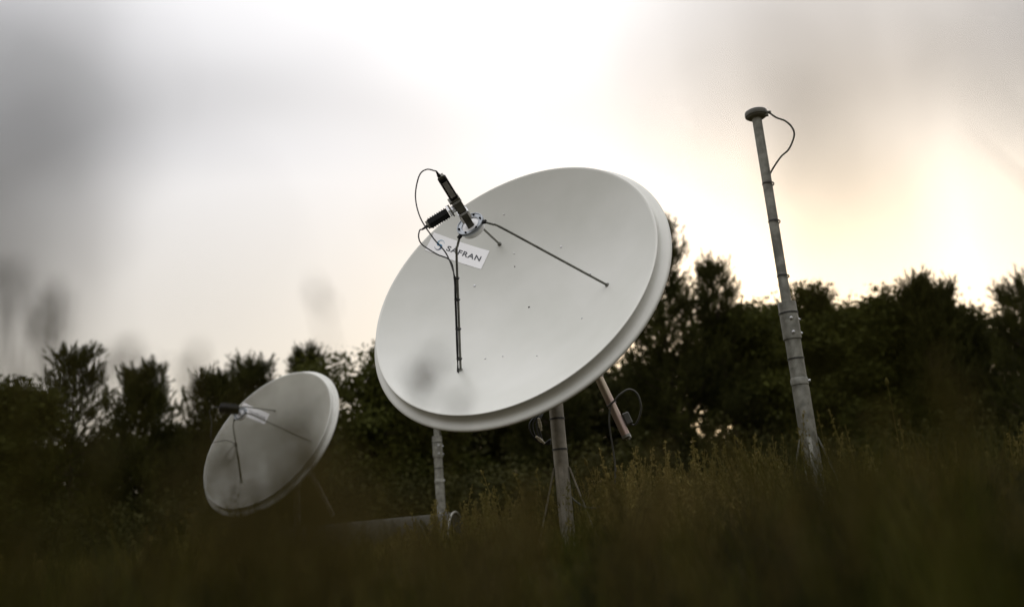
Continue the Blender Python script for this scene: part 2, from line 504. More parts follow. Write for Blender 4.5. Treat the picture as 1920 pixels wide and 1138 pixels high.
    for a in (-125, -5, 115):
        c, s = math.cos(rad(a)), math.sin(rad(a))
        foot = para(0.533 * c, 0.533 * s, -0.004)
        tab = RC + np.array([0.086 * c, 0.086 * s, -0.002])
        bend = tab + (foot - tab) * 0.07 + np.array([0.028 * c, 0.028 * s, 0])
        path = catmull([foot, foot + (bend - foot) * 0.5, bend - (bend - foot) * 0.03, bend + (tab - bend) * 0.35, tab], 6)
        so = MB().tube([T(q) for q in path], 0.0065, 12).build('feed_strut', MT['rod'], root)
        MB().box(T(RC + np.array([0.086 * c, 0.086 * s, -0.002])), D((c, s, 0)) * 0.012, D((-s, c, 0)) * 0.009, ax * 0.007).build('strut_clamp', MT['black'], so)
        nn = para(foot[0], foot[1], 1) - para(foot[0], foot[1], 0)
        MB().lathe(T(foot), D(nn), [(0.013, 0.003), (0.013, 0.0075), (0.008, 0.010)], 14).build('foot_collar', MT['rod'], so)
        struts.append((foot, bend, tab, so))

    if variant == 1:
        wg = MB().box(FP(0.075), D(fd) * 0.085, D(fu) * 0.019, D(fv) * 0.021, 0.2).build('waveguide', MT['guide'], root)
        for k, q in ((0.055, 0.024), (0.066, -0.024)):
            MB().box(FP(k, q), D(fd) * 0.021, D(fu) * 0.006, D(fv) * 0.022).build('white_clamp', MT['white'], wg)
        MB().box(FP(0.088), D(fd) * 0.005, D(fu) * 0.027, D(fv) * 0.027).build('flange', MT['steel'], wg)
        MB().box(FP(0.128), D(fd) * 0.032, D(fu) * 0.024, D(fv) * 0.024, 0.15).build('junction', MT['guide'], wg)
        MB().box(FP(0.165), D(fd) * 0.005, D(fu) * 0.027, D(fv) * 0.027).build('flange', MT['steel'], wg)
        MB().box(FP(0.176, 0.004), D(fd) * 0.006, D(fu) * 0.03, D(fv) * 0.026).build('flange', MT['guide'], wg)
        def converter(k0, k1, org, dr, sx, sy, label):
            """finned black box along dr from distance k0 to k1"""
            c0 = org + dr * (k0 + k1) / 2
            e = MB().box(T(c0), D(dr) * (k1 - k0) / 2, D(sx) * 0.020, D(sy) * 0.019, 0.12)
            for q in np.linspace(k0 + 0.010, k1 - 0.010, 8):
                e.box(T(org + dr * q), D(dr) * 0.0022, D(sx) * 0.0228, D(sy) * 0.0215, 0.1)
            o = e.build('converter', MT['black'], root)
            o['label'] = label
            MB().box(T(org + dr * (k0 + k1) / 2 + sy * 0.0238), D(dr) * (k1 - k0) * 0.36, D(sx) * 0.013, D(sy) * 0.001).build('rating_plate', MT['steel'], o)
            MB().box(T(org + dr * (k1 + 0.006)), D(dr) * 0.007, D(sx) * 0.016, D(sy) * 0.016).build('end_cap', MT['guide'], o)
            p = T(org + dr * (k1 + 0.012) + sx * 0.006)
            MB().tube([p, p + D(dr) * 0.012, p + D(dr) * 0.014, p + D(dr) * 0.034], [0.009, 0.009, 0.0065, 0.0045], 12).build('connector', MT['black'], o)
            return org + dr * (k1 + 0.046) + sx * 0.006
        e1 = converter(0.182, 0.182 + 0.135, RC, fd, fu, fv, 'black finned converter box at the outer end of the feed')
        jo = RC + fd * 0.128
        tw = fd * math.cos(rad(20)) + fv * math.sin(rad(20)); tv = np.cross(fu, tw)
        MB().box(T(jo + fu * 0.034), D(fu) * 0.012, D(tw) * 0.014, D(tv) * 0.014).build('side_port', MT['steel'], wg)
        MB().box(T(jo + fu * 0.046), D(fu) * 0.004, D(tw) * 0.024, D(tv) * 0.024).build('flange', MT['guide'], wg)
        MB().box(T(jo + fu * 0.056 + fd * 0.006), D(fu) * 0.006, D(tw) * 0.024, D(tv) * 0.02).build('flange', MT['steel'], wg)
        e2 = converter(0.064, 0.064 + 0.115, jo, fu, -tw, tv if tv @ fd > 0 else tv, 'black finned converter box on the side arm of the feed')
        # two cables from the converters to the lower strut, then down it to the reflector
        foot, bend, tab, so = struts[0]
        S = lambda k: foot + (bend - foot) * k
        out = np.array([-0.012, 0.004, 0.004])
        def cable(start, mids, off, end):
            pts = [start] + mids + [S(k) + out * 1.0 + off for k in (0.76, 0.6, 0.35, 0.14)] + [end]
            MB().tube([T(q) for q in catmull(pts, 10)], 0.0036, 8).build('cable', MT['rubber'], root)
        cable(e1, [L1(800, 318, 1.05), L1(786, 330, 1.04), L1(779, 368, 1.0), L1(788, 408, 0.95), L1(812, 446, 0.86), L1(838, 478, 0.74)], np.array([0, 0, 0.0]), para(-0.318, -0.452, 0.0))
        cable(e2, [L1(787, 432, 0.84), L1(785, 445, 0.83), L1(792, 459, 0.80), L1(818, 476, 0.74), L1(845, 490, 0.66)], np.array([-0.004, -0.004, 0.002]), para(-0.308, -0.462, 0.0))
        for k in (0.775, 0.60, 0.355, 0.10):
            dr = bend - foot; dr /= np.linalg.norm(dr)
            c = S(k) + out * 0.45
            MB().lathe(T(c), D(dr), [(0.0155, -0.004), (0.0165, 0), (0.0155, 0.004), (0.011, 0.004), (0.011, -0.004)], 14, close=True).build('cable_tie', MT['rubber'], root)
    else:
        # single long black converter with a covered throat
        wg = MB().box(FP(0.03), D(fd) * 0.04, D(fu) * 0.018, D(fv) * 0.02, 0.2).build('waveguide', MT['steel'], root)
        MB().box(FP(0.05, 0.02), D(fd) * 0.02, D(fu) * 0.012, D(fv) * 0.022).build('white_clamp', MT['white'], wg)
        cdr = fd * 0.74 + fu * 0.66; cdr /= np.linalg.norm(cdr); cs = np.cross(cdr, fv)
        e = MB().box(T(RC + fd * 0.07 + cdr * 0.07), D(cdr) * 0.10, D(cs) * 0.042, D(fv) * 0.042, 0.3)
        for q in np.linspace(0.01, 0.13, 7): e.box(T(RC + fd * 0.07 + cdr * q), D(cdr) * 0.003, D(cs) * 0.046, D(fv) * 0.046, 0.1)
        o = e.build('converter', MT['black'], root)
        foot, bend, tab, so = struts[0]
        S = lambda k: foot + (bend - foot) * k
        end = RC + fd * 0.07 + cdr * 0.17
        MB().tube([T(end - cdr * 0.006), T(end + cdr * 0.02)], 0.008, 10).build('connector', MT['black'], o)
        out = np.array([-0.012, 0.004, 0.004])
        pts = [end, end + cdr * 0.05, end + cdr * 0.09 + np.array([-0.05, -0.02, -0.04]), end + np.array([-0.10, -0.13, -0.05]),
               end + np.array([-0.11, -0.30, -0.16]), S(0.72) + np.array([-0.12, 0.02, 0.03]), S(0.66) + out]
        pts += [S(k) + out for k in (0.5, 0.3, 0.12)] + [para(-0.318, -0.452, 0)]
        MB().tube([T(q) for q in catmull(pts, 10)], 0.004, 8).build('cable', MT['rubber'], root)
        c0 = S(0.58) + np.array([-0.075, -0.01, 0.0])
        lp = [c0 + np.array([0.055 * math.cos(rad(a)), 0.11 * math.sin(rad(a)), 0.02 * math.sin(rad(a * 2))]) for a in range(0, 361, 15)]
        MB().tube([T(q) for q in lp], 0.0042, 8).build('cable_loop', MT['rubber'], root)
        for k in (0.69, 0.66, 0.45, 0.14):
            dr = bend - foot; dr /= np.linalg.norm(dr)
            MB().lathe(T(S(k) + out * 0.45), D(dr), [(0.0155, -0.004), (0.0165, 0), (0.0155, 0.004), (0.011, 0.004), (0.011, -0.004)], 14, close=True).build('cable_tie', MT['rubber'], root)

    # post and mount (root-local, base at origin)
    ztop = pc[2] - gz - 0.06
    post = MB().lathe((0, 0, 0), UPV, [(0.041, 0.012), (0.041, ztop), (0.036, ztop + 0.004), (0.0005, ztop + 0.004)], 32).build('post', MT['galv_old'], root)
    MB().box((0, 0, 0.008), (0.21, 0, 0), (0, 0.21, 0), (0, 0, 0.006)).build('base_plate', MT['galv_old'], post)
    for a in (-8, 82, 172, 262):
        c, s = math.cos(rad(a)), math.sin(rad(a))
        e, f = np.array([c, s, 0]), np.array([-s, c, 0])
        p0, p1 = e * 0.042 + UPV * 0.50, e * 0.185 + UPV * 0.022
        d = (p1 - p0) / 2; n_ = np.cross(f, d / np.linalg.norm(d))
        MB().box((p0 + p1) / 2, d, f * 0.012, n_ * 0.004).build('brace', MT['galv_old'], post)
    for z in ((0.60, 0.775, 0.88) if variant == 1 else (0.7,)):
        MB().lathe((0, 0, z), UPV, [(0.0415, -0.005), (0.0445, -0.005), (0.0445, 0.005), (0.0415, 0.005)], 28, close=True).build('cable_tie', MT['rubber'], post)
    MB().lathe((0, 0, ztop - 0.22), UPV, [(0.043, 0), (0.052, 0), (0.052, 0.25), (0.043, 0.25)], 32, close=True).build('mount_sleeve', MT['galv'], root)
    mb = MB()
    head = np.array([0, 0, ztop - 0.02])
    for s in (-1, 1):
        a0, a1 = head + u * s * 0.06, T((s * 0.06, 0.0, -0.035))
        d = a1 - a0; l = np.linalg.norm(d) / 2; d /= np.linalg.norm(d)
        mb.box((a0 + a1) / 2, d * l, u * 0.005, np.cross(d, u) * 0.05)
    mb.build('mount_yoke', MT['galv'], root)
    hub = [(0.05, -0.0125), (0.30, 0.004), (0.30, -0.012), (0.05, -0.035)]
    MB().lathe(T((0, 0, 0)), ax, [(0.03, -0.012), (0.18, -0.004), (0.18, -0.03), (0.03, -0.045)], 40, close=True).build('back_hub', MT['galv'], root)
    # linear actuator
    if variant == 1:
        a1 = P(1175, 819, 5.36) - base; a0 = P(1068, 592, 5.62) - base
    else:
        a1 = P(623, 966, 10.7) - base; a0 = P(545, 815, 10.95) - base
    d = a1 - a0; ln = np.linalg.norm(d); d /= ln
    fu2, fv2, _ = frame_of(d)
    ac = MB().tube([a0 + d * ln * 0.38, a1], 0.0255, 20).build('actuator_tube', MT['zinc'] if variant == 1 else MT['galv_old'], root)
    if variant == 1: ac['label'] = 'pinkish yellow zinc plated actuator tube'
    MB().tube([a0, a0 + d * ln * 0.42], 0.014, 14).build('actuator_rod', MT['steel'], ac)
    MB().box(a0, d * 0.03, u * 0.02, np.cross(d, u) * 0.02).build('rod_end', MT['galv'], ac)
    cl = a0 + d * ln * 0.5
    hd = cl * np.array([1, 1, 0]); hl = np.linalg.norm(hd); hd = hd / hl
    zc = np.array([0, 0, cl[2]])
    MB().box(zc + (cl - zc) * 0.5, (cl - zc) * 0.5, np.cross(hd, UPV) * 0.006, UPV * 0.025).build('actuator_bracket', MT['galv'], root)
    MB().lathe(cl, d, [(0.0258, -0.02), (0.031, -0.02), (0.031, 0.02), (0.0258, 0.02)], 20, close=True).build('clamp', MT['galv'], ac)
    if variant == 1:
        loc = lambda px, py, dd: P(px, py, dd) - base
        MB().lathe(a1, d, [(0.0265, -0.012), (0.0265, 0.004), (0.018, 0.007), (0.0005, 0.007)], 20).build('end_cap', MT['galv'], ac)
        for q in ((0.018, 0.012), (-0.016, 0.016)):
            MB().lathe(a1 + fu2 * q[0] + fv2 * q[1], d, [(0.007, 0), (0.007, 0.014), (0.004, 0.018), (0.0003, 0.018)], 8).build('bolt', MT['steel'], ac)
        mo = (loc(1176, 785, 5.41))
        MB().box(mo, d * 0.036, fu2 * 0.022, fv2 * 0.02, 0.25).build('motor_housing', MT['greycable'], ac)
        t = loc(1146, 757, 5.44)
        MB().lathe(t, d, [(0.026, -0.005), (0.0305, -0.005), (0.0305, 0.005), (0.026, 0.005)], 18, close=True).build('cable_tie', MT['rubber'], ac)
        pts = [loc(*q) for q in ((1140, 762, 5.38), (1151, 752, 5.36), (1163, 739, 5.36), (1180, 730, 5.36), (1195, 739, 5.36), (1202, 762, 5.36), (1199, 781, 5.37), (1191, 796, 5.39), (1180, 794, 5.41))]
        MB().tube(catmull(pts, 8), 0.0062, 8).build('cable', MT['greycable'], root)
        pts = [loc(*q) for q in ((1146, 754, 5.38), (1143, 775, 5.37), (1143, 800, 5.36), (1149, 840, 5.35), (1154, 880, 5.34), (1151, 915, 5.33), (1140, 938, 5.33), (1120, 951, 5.35), (1098, 950, 5.38), (1080, 940, 5.42), (1065, 925, 5.44))]
        MB().tube(catmull(pts, 8), 0.005, 8).build('cable', MT['greycable'], root)
        pts = [loc(*q) for q in ((1052, 760, 5.50), (1053, 790, 5.43), (1054, 830, 5.42), (1056, 870, 5.41), (1062, 900, 5.40), (1066, 925, 5.42))]
        MB().tube(catmull(pts, 8), 0.006, 8).build('cable', MT['rubber'], root)
        for j, off in enumerate((0, 7, -6, 12)):
            pts = [loc(*q) for q in ((1030, 760, 5.56), (1012 + off * .5, 775, 5.48), (999 + off, 795, 5.44), (1004 + off, 818 + off * .4, 5.43), (1018 + off * .3, 832, 5.44), (1033, 826 + off * .5, 5.43))]
            MB().tube(catmull(pts, 8), 0.0048, 7).build('cable', MT['rubber'], root)
        for q0, q1 in (((1010, 784, 5.42), (1015, 807, 5.42)), ((1005, 818, 5.41), (1021, 831, 5.42))):
            p0, p1 = loc(*q0), loc(*q1)
            dd = (p1 - p0) / np.linalg.norm(p1 - p0)
            MB().tube([p0, p0 + dd * 0.02, p0 + dd * 0.022, p1 - dd * 0.02, p1 - dd * 0.018, p1], [0.008, 0.008, 0.0105, 0.0105, 0.007, 0.006], 10).build('plug', MT['cream'], root)
    else:
        MB().lathe(a1, d, [(0.0265, -0.012), (0.0265, 0.004), (0.018, 0.007), (0.0005, 0.007)], 20).build('end_cap', MT['galv'], ac)
        mo = a1 - d * 0.2 + fu2 * 0.036
        MB().box(mo, d * 0.036, fu2 * 0.016, fv2 * 0.02, 0.25).build('motor_housing', MT['greycable'], ac)
        pts = [mo, mo + fu2 * 0.06 + UPV * 0.03, mo + fu2 * 0.10, mo + fu2 * 0.07 - UPV * 0.2, mo - UPV * 0.45, np.array([0.08, -0.06, 0.10])]
        MB().tube(catmull(pts, 8), 0.005, 8).build('cable', MT['greycable'], root)
    return root

make_dish(V1, rad(27.17), rad(-27.43), 'large pale grey satellite dish in sharp focus, in front of the pines', 1)
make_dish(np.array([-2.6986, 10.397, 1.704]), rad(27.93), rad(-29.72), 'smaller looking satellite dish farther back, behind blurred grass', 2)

# ------------------------------------------------------------------ antenna masts
def make_mast(X, Y, label):
    gz = float(ground_z(X, Y))
    base = np.array([X, Y, gz])
    root = thing('antenna_mast', base, label, 'mast', 'galvanised antenna masts')
    Z = np.array([0, 0, 1.0]); O = np.zeros(3)
    H = lambda z: z - gz
    lower = MB().lathe(O, Z, [(0.0435, 0.012), (0.0435, H(1.05)), (0.0405, H(1.08)), (0.0405, H(1.33))], 32).build('lower_tube', MT['galv'], root)
    MB().box((0, 0, 0.008), (0.21, 0, 0), (0, 0.21, 0), (0, 0, 0.006)).build('base_plate', MT['galv'], lower)
    for a in (-14, 76, 166, 256):
        c, s = math.cos(rad(a)), math.sin(rad(a))
        e, f = np.array([c, s, 0]), np.array([-s, c, 0])
        p0, p1 = e * 0.044 + Z * 0.50, e * 0.185 + Z * 0.022
        d = (p1 - p0) / 2; n_ = np.cross(f, d / np.linalg.norm(d))
        MB().box((p0 + p1) / 2, d, f * 0.010, n_ * 0.004).build('brace', MT['galv'], lower)
    MB().lathe((0, 0, H(1.09)), Z, [(0.0425, -0.02), (0.0458, -0.017), (0.0458, 0.010), (0.0408, 0.02)], 32).build('collar', MT['galv'], lower)
    MB().lathe((0.048 * 0.94, -0.048 * 0.34, H(1.09)), (0.94, -0.34, 0), [(0.007, -0.004), (0.007, 0.008), (0.0005, 0.008)], 8).build('bolt', MT['steel'], lower)
    sl = MB().lathe(O, Z, [(0.0435, H(1.315)), (0.0475, H(1.315)), (0.0475, H(1.50)), (0.046, H(1.515)), (0.032, H(1.518))], 32).build('sleeve', MT['galv'], root)
    ang = math.atan2(-Y, -X) + rad(12)
    for z in (1.345, 1.42):
        for da in (0, 1.75):
            c, s = math.cos(ang + da), math.sin(ang + da)
            MB().lathe((c * 0.046, s * 0.046, H(z)), (c, s, 0), [(0.009, 0), (0.009, 0.006), (0.006, 0.007), (0.006, 0.012), (0.0004, 0.013)], 10).build('bolt', MT['steel'], sl)
    MB().lathe((0, 0, H(1.21)), Z, [(0.0407, -0.004), (0.0432, -0.004), (0.0432, 0.004), (0.0407, 0.004)], 28, close=True).build('cable_tie', MT['rubber'], lower)
    MB().lathe((0, 0, H(1.455)), Z, [(0.0477, -0.004), (0.0505, -0.004), (0.0505, 0.004), (0.0477, 0.004)], 28, close=True).build('cable_tie', MT['rubber'], sl)
    up = MB().lathe(O, Z, [(0.0262, H(1.50)), (0.0262, H(2.585)), (0.0005, H(2.585))], 28).build('upper_tube', MT['galv'], root)
    cu_ = rad(-25)
    cx, cy = math.cos(cu_), math.sin(cu_)
    for z in (1.66, 1.97, 2.19):
        MB().lathe((cx * 0.004, cy * 0.004, H(z)), np.array([0.15, 0.05, 1]), [(0.0285, -0.0035), (0.0325, -0.0035), (0.0325, 0.0035), (0.0285, 0.0035)], 28, close=True).build('cable_tie', MT['rubber'], up)
    hd = MB().lathe((0, 0, H(2.588)), Z, [(0.0005, 0), (0.046, 0), (0.052, 0.004), (0.054, 0.010), (0.0605, 0.011), (0.062, 0.015), (0.062, 0.031), (0.060, 0.038), (0.050, 0.044), (0.03, 0.048), (0.0005, 0.050)], 40).build('antenna_head', MT['headp'], root)
    MB().tube([(cx * 0.054, cy * 0.054, H(2.606)), (cx * 0.08, cy * 0.08, H(2.602))], 0.0085, 10).build('connector', MT['greycable'], hd)
    MB().box((cx * 0.05, cy * 0.05, H(2.592)), (cx * 0.014, cy * 0.014, 0), (-cy * 0.01, cx * 0.01, 0), (0, 0, 0.007)).build('bracket', MT['galv'], hd)
    B = base
    def rel(px, py):
        r = ray(px, py)
        n = np.array([-cy, cx, 0.0])                 # vertical plane through the near mast, holding the cable
        q = CAM + r * (((M0 - CAM) @ n) / (r @ n)) - M0
        return np.array([cx * (q @ np.array([cx, cy, 0])), cy * (q @ np.array([cx, cy, 0])), q[2] - (gz - float(ground_z(*M0[:2])))])
    pts = [np.array([cx * 0.07, cy * 0.07, H(2.602)])] + [rel(*q) for q in ((1456, 221), (1472, 227), (1485, 239), (1489, 255), (1479, 280), (1462, 297))]
    kx, ky = math.cos(rad(50)), math.sin(rad(50))         # then down the far side of the tubes
    pts += [np.array([kx * r_, ky * r_, H(z)]) for r_, z in ((0.034, 2.24), (0.031, 2.15), (0.031, 1.80), (0.032, 1.62), (0.054, 1.53), (0.054, 1.40), (0.047, 1.22), (0.05, 0.9))] + [np.array([kx * 0.06, ky * 0.06, 0.02])]
    MB().tube(catmull(pts, 8), 0.0052, 8).build('cable', MT['greycable'], root)
    return root
M0 = np.array([1.45, 4.8, 0.0])
M0[2] = float(ground_z(1.45, 4.8))
make_mast(1.45, 4.8, 'tall galvanised mast with round antenna head and looped cable against the sky')
make_mast(-0.826, 9.0, 'distant grey mast half hidden behind the large dish')

# ------------------------------------------------------------------ half-round cover lying in the grass
def make_cover():
    x0, x1, Y, top, R = -2.0, -0.56, 7.5, 0.705, 0.27
    gz = float(ground_z(-1.2, Y))
    root = thing('half_round_cover', (-1.23, Y, gz), 'long low grey half-round cover lying in the grass below the far dish', 'cover')
    root.rotation_euler = (0, 0, rad(-11))
    cz = top - R - gz
    vs, fs = [], []
    n, m = 28, 40
    for i in range(n + 1):
        for j in range(m + 1):
            x = x0 + (x1 - x0) * i / n
            a = math.pi * j / m
            e = max(0.0, (0.10 - (x - x0)) / 0.10); sc = math.sqrt(max(0.05, 1 - e * e * 0.55))
            vs.append((x + 1.23 - 0.07 * e, R * sc * math.cos(a), max(-0.15, cz + R * sc * math.sin(a))))
    k = m + 1
    for i in range(n):
        for j in range(m): fs.append((i * k + j, i * k + j + 1, (i + 1) * k + j + 1, (i + 1) * k + j))
    fs.append(tuple(range(k)))
    fs.append(tuple(reversed([n * k + j for j in range(k)])))
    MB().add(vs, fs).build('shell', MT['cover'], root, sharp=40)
    for x in (x1 - 0.055, x0 + 0.16):
        pts = [(x + 1.23, (R + 0.003) * math.cos(a), cz + (R + 0.003) * math.sin(a)) for a in np.linspace(0.0, math.pi, 30)]
        MB().tube(pts, 0.006, 6).build('strap', MT['rubber'], root)
    pts = [(x1 + 1.23 + 0.004, (R + 0.002) * math.cos(a), cz + (R + 0.002) * math.sin(a)) for a in np.linspace(0.0, math.pi, 30)]
    MB().tube(pts, 0.009, 8).build('end_lip', MT['galv'], root)
make_cover()

# ------------------------------------------------------------------ vegetation helpers (all vectorised)
def unit(a): return a / (np.linalg.norm(a, axis=-1, keepdims=True) + 1e-9)

def brush_needles(base, dirs, length, n, nl, wd, r_):
    """bottle-brush of n needles on each shoot"""
    S = len(base)
    t = r_.random((S, n)) ** 0.8
    o = base[:, None] + dirs[:, None] * (t * length[:, None])[..., None]
    rd = unit(r_.normal(size=(S, n, 3)))
    d = unit(rd * 0.62 + dirs[:, None] * (0.62 + 0.5 * t[..., None]))
    L = nl * (0.7 + 0.6 * r_.random((S, n)))[..., None]
    side = unit(np.cross(d, r_.normal(size=(S, n, 3)))) * wd
    vs = np.stack([o - side, o + side, o + d * L], 2).reshape(-1, 3)
    return vs, np.arange(len(vs)).reshape(-1, 3)

def leaf_quads(c, size, r_, up=0.35):
    n = len(c)
    a = unit(r_.normal(size=(n, 3)))
    b = unit(np.cross(a, r_.normal(size=(n, 3)) + np.array([0, 0, up])))
    s = size * (0.6 + 0.8 * r_.random(n))[:, None]
    vs = np.stack([c - a * s, c + b * s * 0.62, c + a * s, c - b * s * 0.62], 1).reshape(-1, 3)
    return vs, np.arange(len(vs)).reshape(-1, 4)

def tri_tubes(paths, radii):
    """list of polylines -> one mesh of 5-sided tubes"""
    mb = MB()
    for p, r in zip(paths, radii): mb.tube(p, r, 5, cap=False)
    return mb

def make_pine(px, topy, Y, cr_px, label, seed, low=0.22, shape=0.75, dens=1.0, lean=0.0):
    r_ = np.random.default_rng(seed)
    top = PY(px, topy, Y)
    X = top[0]; gz = float(ground_z(X, Y)); Hh = top[2] - gz
    Rc = cr_px * Y / FPX
    root = thing('pine_tree', (X, Y, gz), label, 'pine tree', 'trees along the edge of the field')
    ph = r_.random() * 6
    tr = [np.array([lean * (z / Hh - 1) + 0.08 * math.sin(z * 0.7 + ph) * (1 - z / Hh), 0.06 * math.sin(z * 0.9), z]) for z in np.linspace(-0.1, Hh - 0.25, 14)]
    paths, radii = [tr], [[max(0.012, 0.11 * (Hh / 7) * (1 - k / 13.5)) for k in range(14)]]
    SB, SD, SL = [], [], []
    z = low * Hh
    def trunk_at(z):
        f = np.clip((z + 0.1) / (Hh - 0.15) * 13, 0, 12.999); i = int(f); return tr[i] + (tr[i + 1] - tr[i]) * (f - i)
    while z < Hh - 0.35:
        t = (z / Hh - low) / (1 - low)
        prof = min(1.0, 0.75 + t * 1.2) * (1 - t) ** (0.30 + 0.35 * shape)
        nb = int(r_.integers(5, 8))
        a0 = r_.random() * 6.28
        for k in range(nb):
            a = a0 + 6.283 * k / nb + r_.normal() * 0.2
            ln = max(0.22, 1.22 * Rc * prof * (0.62 + 0.6 * r_.random()))
            el = 0.14 + 0.55 * t + r_.normal() * 0.15
            h = np.array([math.cos(a), math.sin(a), 0])
            p = trunk_at(z); pts = [p]
            m = max(3, int(ln / 0.22))
            for q in range(m):
                e2 = el + 0.65 * (q / m) ** 1.6
                p = p + (h * math.cos(e2) + np.array([0, 0, math.sin(e2)])) * ln / m + r_.normal(size=3) * 0.02
                pts.append(p)
                f = (q + 1) / m
                if f > 0.28 or ln < 0.5:
                    for s in range(int(5.5 * dens + r_.random())):
                        dv = h * (0.5 + 0.4 * r_.random()) * r_.choice([1, 1, 0.3]) + np.cross(h, [0, 0, 1]) * r_.normal() * 0.75 + np.array([0, 0, 0.25 + 0.5 * t + 0.5 * r_.random()])
                        dv /= np.linalg.norm(dv)
                        st_ = p + r_.normal(size=3) * 0.10
                        SB.append(st_); SD.append(dv); SL.append(0.22 + 0.20 * r_.random())
            for s in range(4):
                SB.append(p + np.array([r_.normal() * 0.11, r_.normal() * 0.11, -0.05 * s])); SD.append(unit(h * 0.25 + np.array([r_.normal() * 0.18, r_.normal() * 0.18, 1.0]))); SL.append(0.38 + 0.25 * r_.random())
            paths.append(pts); radii.append(list(np.linspace(0.028 * (1 - 0.6 * t), 0.007, len(pts))))
        z += (0.30 + 0.16 * r_.random()) * (1.1 - 0.35 * t)
    tp = tr[-1]
    for k in range(7):
        SB.append(tp + np.array([0, 0, -0.12 * k * r_.random()])); SD.append(unit(np.array([r_.normal() * 0.35, r_.normal() * 0.35, 1.0]))); SL.append(0.40)
    SB.append(tp); SD.append(np.array([0, 0, 1.0])); SL.append(0.62)
    tri_tubes(paths, radii).build('trunk', MT['bark'], root)
    vs, fs = brush_needles(np.array(SB), np.array(SD), np.array(SL), 30, 0.120, 0.0095, r_)
    link('crown', mesh_np('crown', vs, [fs]), MT['pine'], root)
    return root

def make_broadleaf(px, topy, Y, cr_px, label, seed, nl=150, low=0.15):
    r_ = np.random.default_rng(seed)
    top = PY(px, topy, Y)
    X = top[0]; gz = float(ground_z(X, Y)); Hh = top[2] - gz
    Rc = cr_px * Y / FPX
    root = thing('broadleaf_tree', (X, Y, gz), label, 'broadleaf tree', 'trees along the edge of the field')
    paths, radii, tips = [], [], []
    tr = [np.array([0.12 * math.sin(z * 0.8 + seed), 0.1 * math.cos(z * 0.6), z]) for z in np.linspace(-0.1, Hh * 0.72, 10)]
    paths.append(tr); radii.append(list(np.linspace(0.14, 0.05, 10)))
    nlimb = 20
    for k in range(nlimb):
        t = low + (1 - low) * (k + r_.random()) / nlimb
        i = min(8, int(t * 9)); p = tr[i].copy()
        a = k * 2.4 + r_.random() * 0.8
        el = 0.1 + 1.15 * t + r_.normal() * 0.15
        ln = Rc * (0.75 + 0.5 * r_.random()) * (1.0 if t < 0.7 else 0.9)
        tgt_z = Hh * (0.97 - 0.1 * r_.random()) if k > nlimb - 7 else None
        pts = [p]; d = np.array([math.cos(a) * math.cos(el), math.sin(a) * math.cos(el), math.sin(el)])
        if tgt_z is not None:
            tg = np.array([math.cos(a) * Rc * 0.45 * r_.random(), math.sin(a) * Rc * 0.45 * r_.random(), tgt_z - 0.2])
            d = tg - p; ln = np.linalg.norm(d); d /= ln
        for q in range(6):
            d = unit(d + r_.normal(size=3) * 0.16); p = p + d * ln / 6; pts.append(p)
            if q >= 2:
                for s in range(2):
                    e = unit(d * 0.6 + r_.normal(size=3) * 0.8 + np.array([0, 0, 0.3])); tl = 0.3 + 0.5 * r_.random()
                    tp = p + e * tl; tp[2] = min(tp[2], Hh - 0.12)
                    paths.append([p, (p + tp) / 2 + r_.normal(size=3) * 0.04, tp]); radii.append([0.014, 0.009, 0.005]); tips.append(tp); tips.append((p + tp) / 2)
        paths.append(pts); radii.append(list(np.linspace(0.045, 0.012, len(pts)))); tips.append(p)
    tri_tubes(paths, radii).build('trunk', MT['bark'], root)
    tips = np.array(tips)
    sz = 0.13 + 0.16 * r_.random(len(tips))
    c = (tips[:, None] + r_.normal(size=(len(tips), nl, 3)) * sz[:, None, None] * np.array([1.15, 1.15, 0.7])).reshape(-1, 3)
    c = c[(c[:, 2] < Hh + 0.03) & (c[:, 2] > 0.1)]
    vs, fs = leaf_quads(c, 0.060, r_)
    link('crown', mesh_np('crown', vs, [fs]), MT['oak'], root)
    return root

# ------------------------------------------------------------------ the trees along the field
make_broadleaf(20, 712, 23, 75, 'broadleaf tree at the far left end of the tree line', 1)
make_pine(143, 664, 25, 86, 'open crowned pine with sky showing between its limbs, far left', 2, low=0.34, dens=0.8, shape=0.75)
make_pine(268, 703, 24, 104, 'dense rounded pine standing alone left of the far dish', 3, low=0.10, dens=1.5, shape=0.9)
make_pine(402, 702, 25, 78, 'dark pine just left of the far dish, shorter of two', 4, low=0.15, dens=1.2)
make_pine(470, 682, 26, 80, 'dark pine peeking over the left rim of the far dish', 5, low=0.15, dens=1.2)
make_pine(576, 664, 27, 60, 'slim pine whose spiky tip rises above the far dish', 6, low=0.2, dens=1.0)
make_broadleaf(688, 648, 24, 82, 'broadleaf tree with lacy branches between the two dishes', 7, nl=64, low=0.3)
make_broadleaf(790, 610, 26, 90, 'broadleaf tree mostly hidden behind the lower left of the large dish', 8)
make_pine(1010, 560, 28, 90, 'pine hidden behind the large dish, seen below its rim', 9, low=0.1, dens=1.2)
make_pine(1222, 432, 24, 112, 'tallest pine, stepping down from the right rim of the large dish', 10, low=0.15, dens=1.5, shape=0.7)
make_pine(1332, 496, 24.6, 60, 'slender pine right of the large dish, below the tallest one', 11, low=0.38, dens=0.8)
make_broadleaf(1400, 566, 25, 72, 'bushy broadleaf tree left of the tall mast', 12)
make_broadleaf(1462, 552, 27, 66, 'broadleaf tree directly behind the tall mast', 13)
make_pine(1530, 558, 26, 52, 'small pine just right of the tall mast', 14, low=0.12, dens=1.2)
make_broadleaf(1596, 548, 25, 68, 'broadleaf tree with two leafy tufts right of the tall mast', 15)
make_broadleaf(1664, 556, 26, 60, 'broadleaf tree with wispy top next to the twin-topped pine', 16)
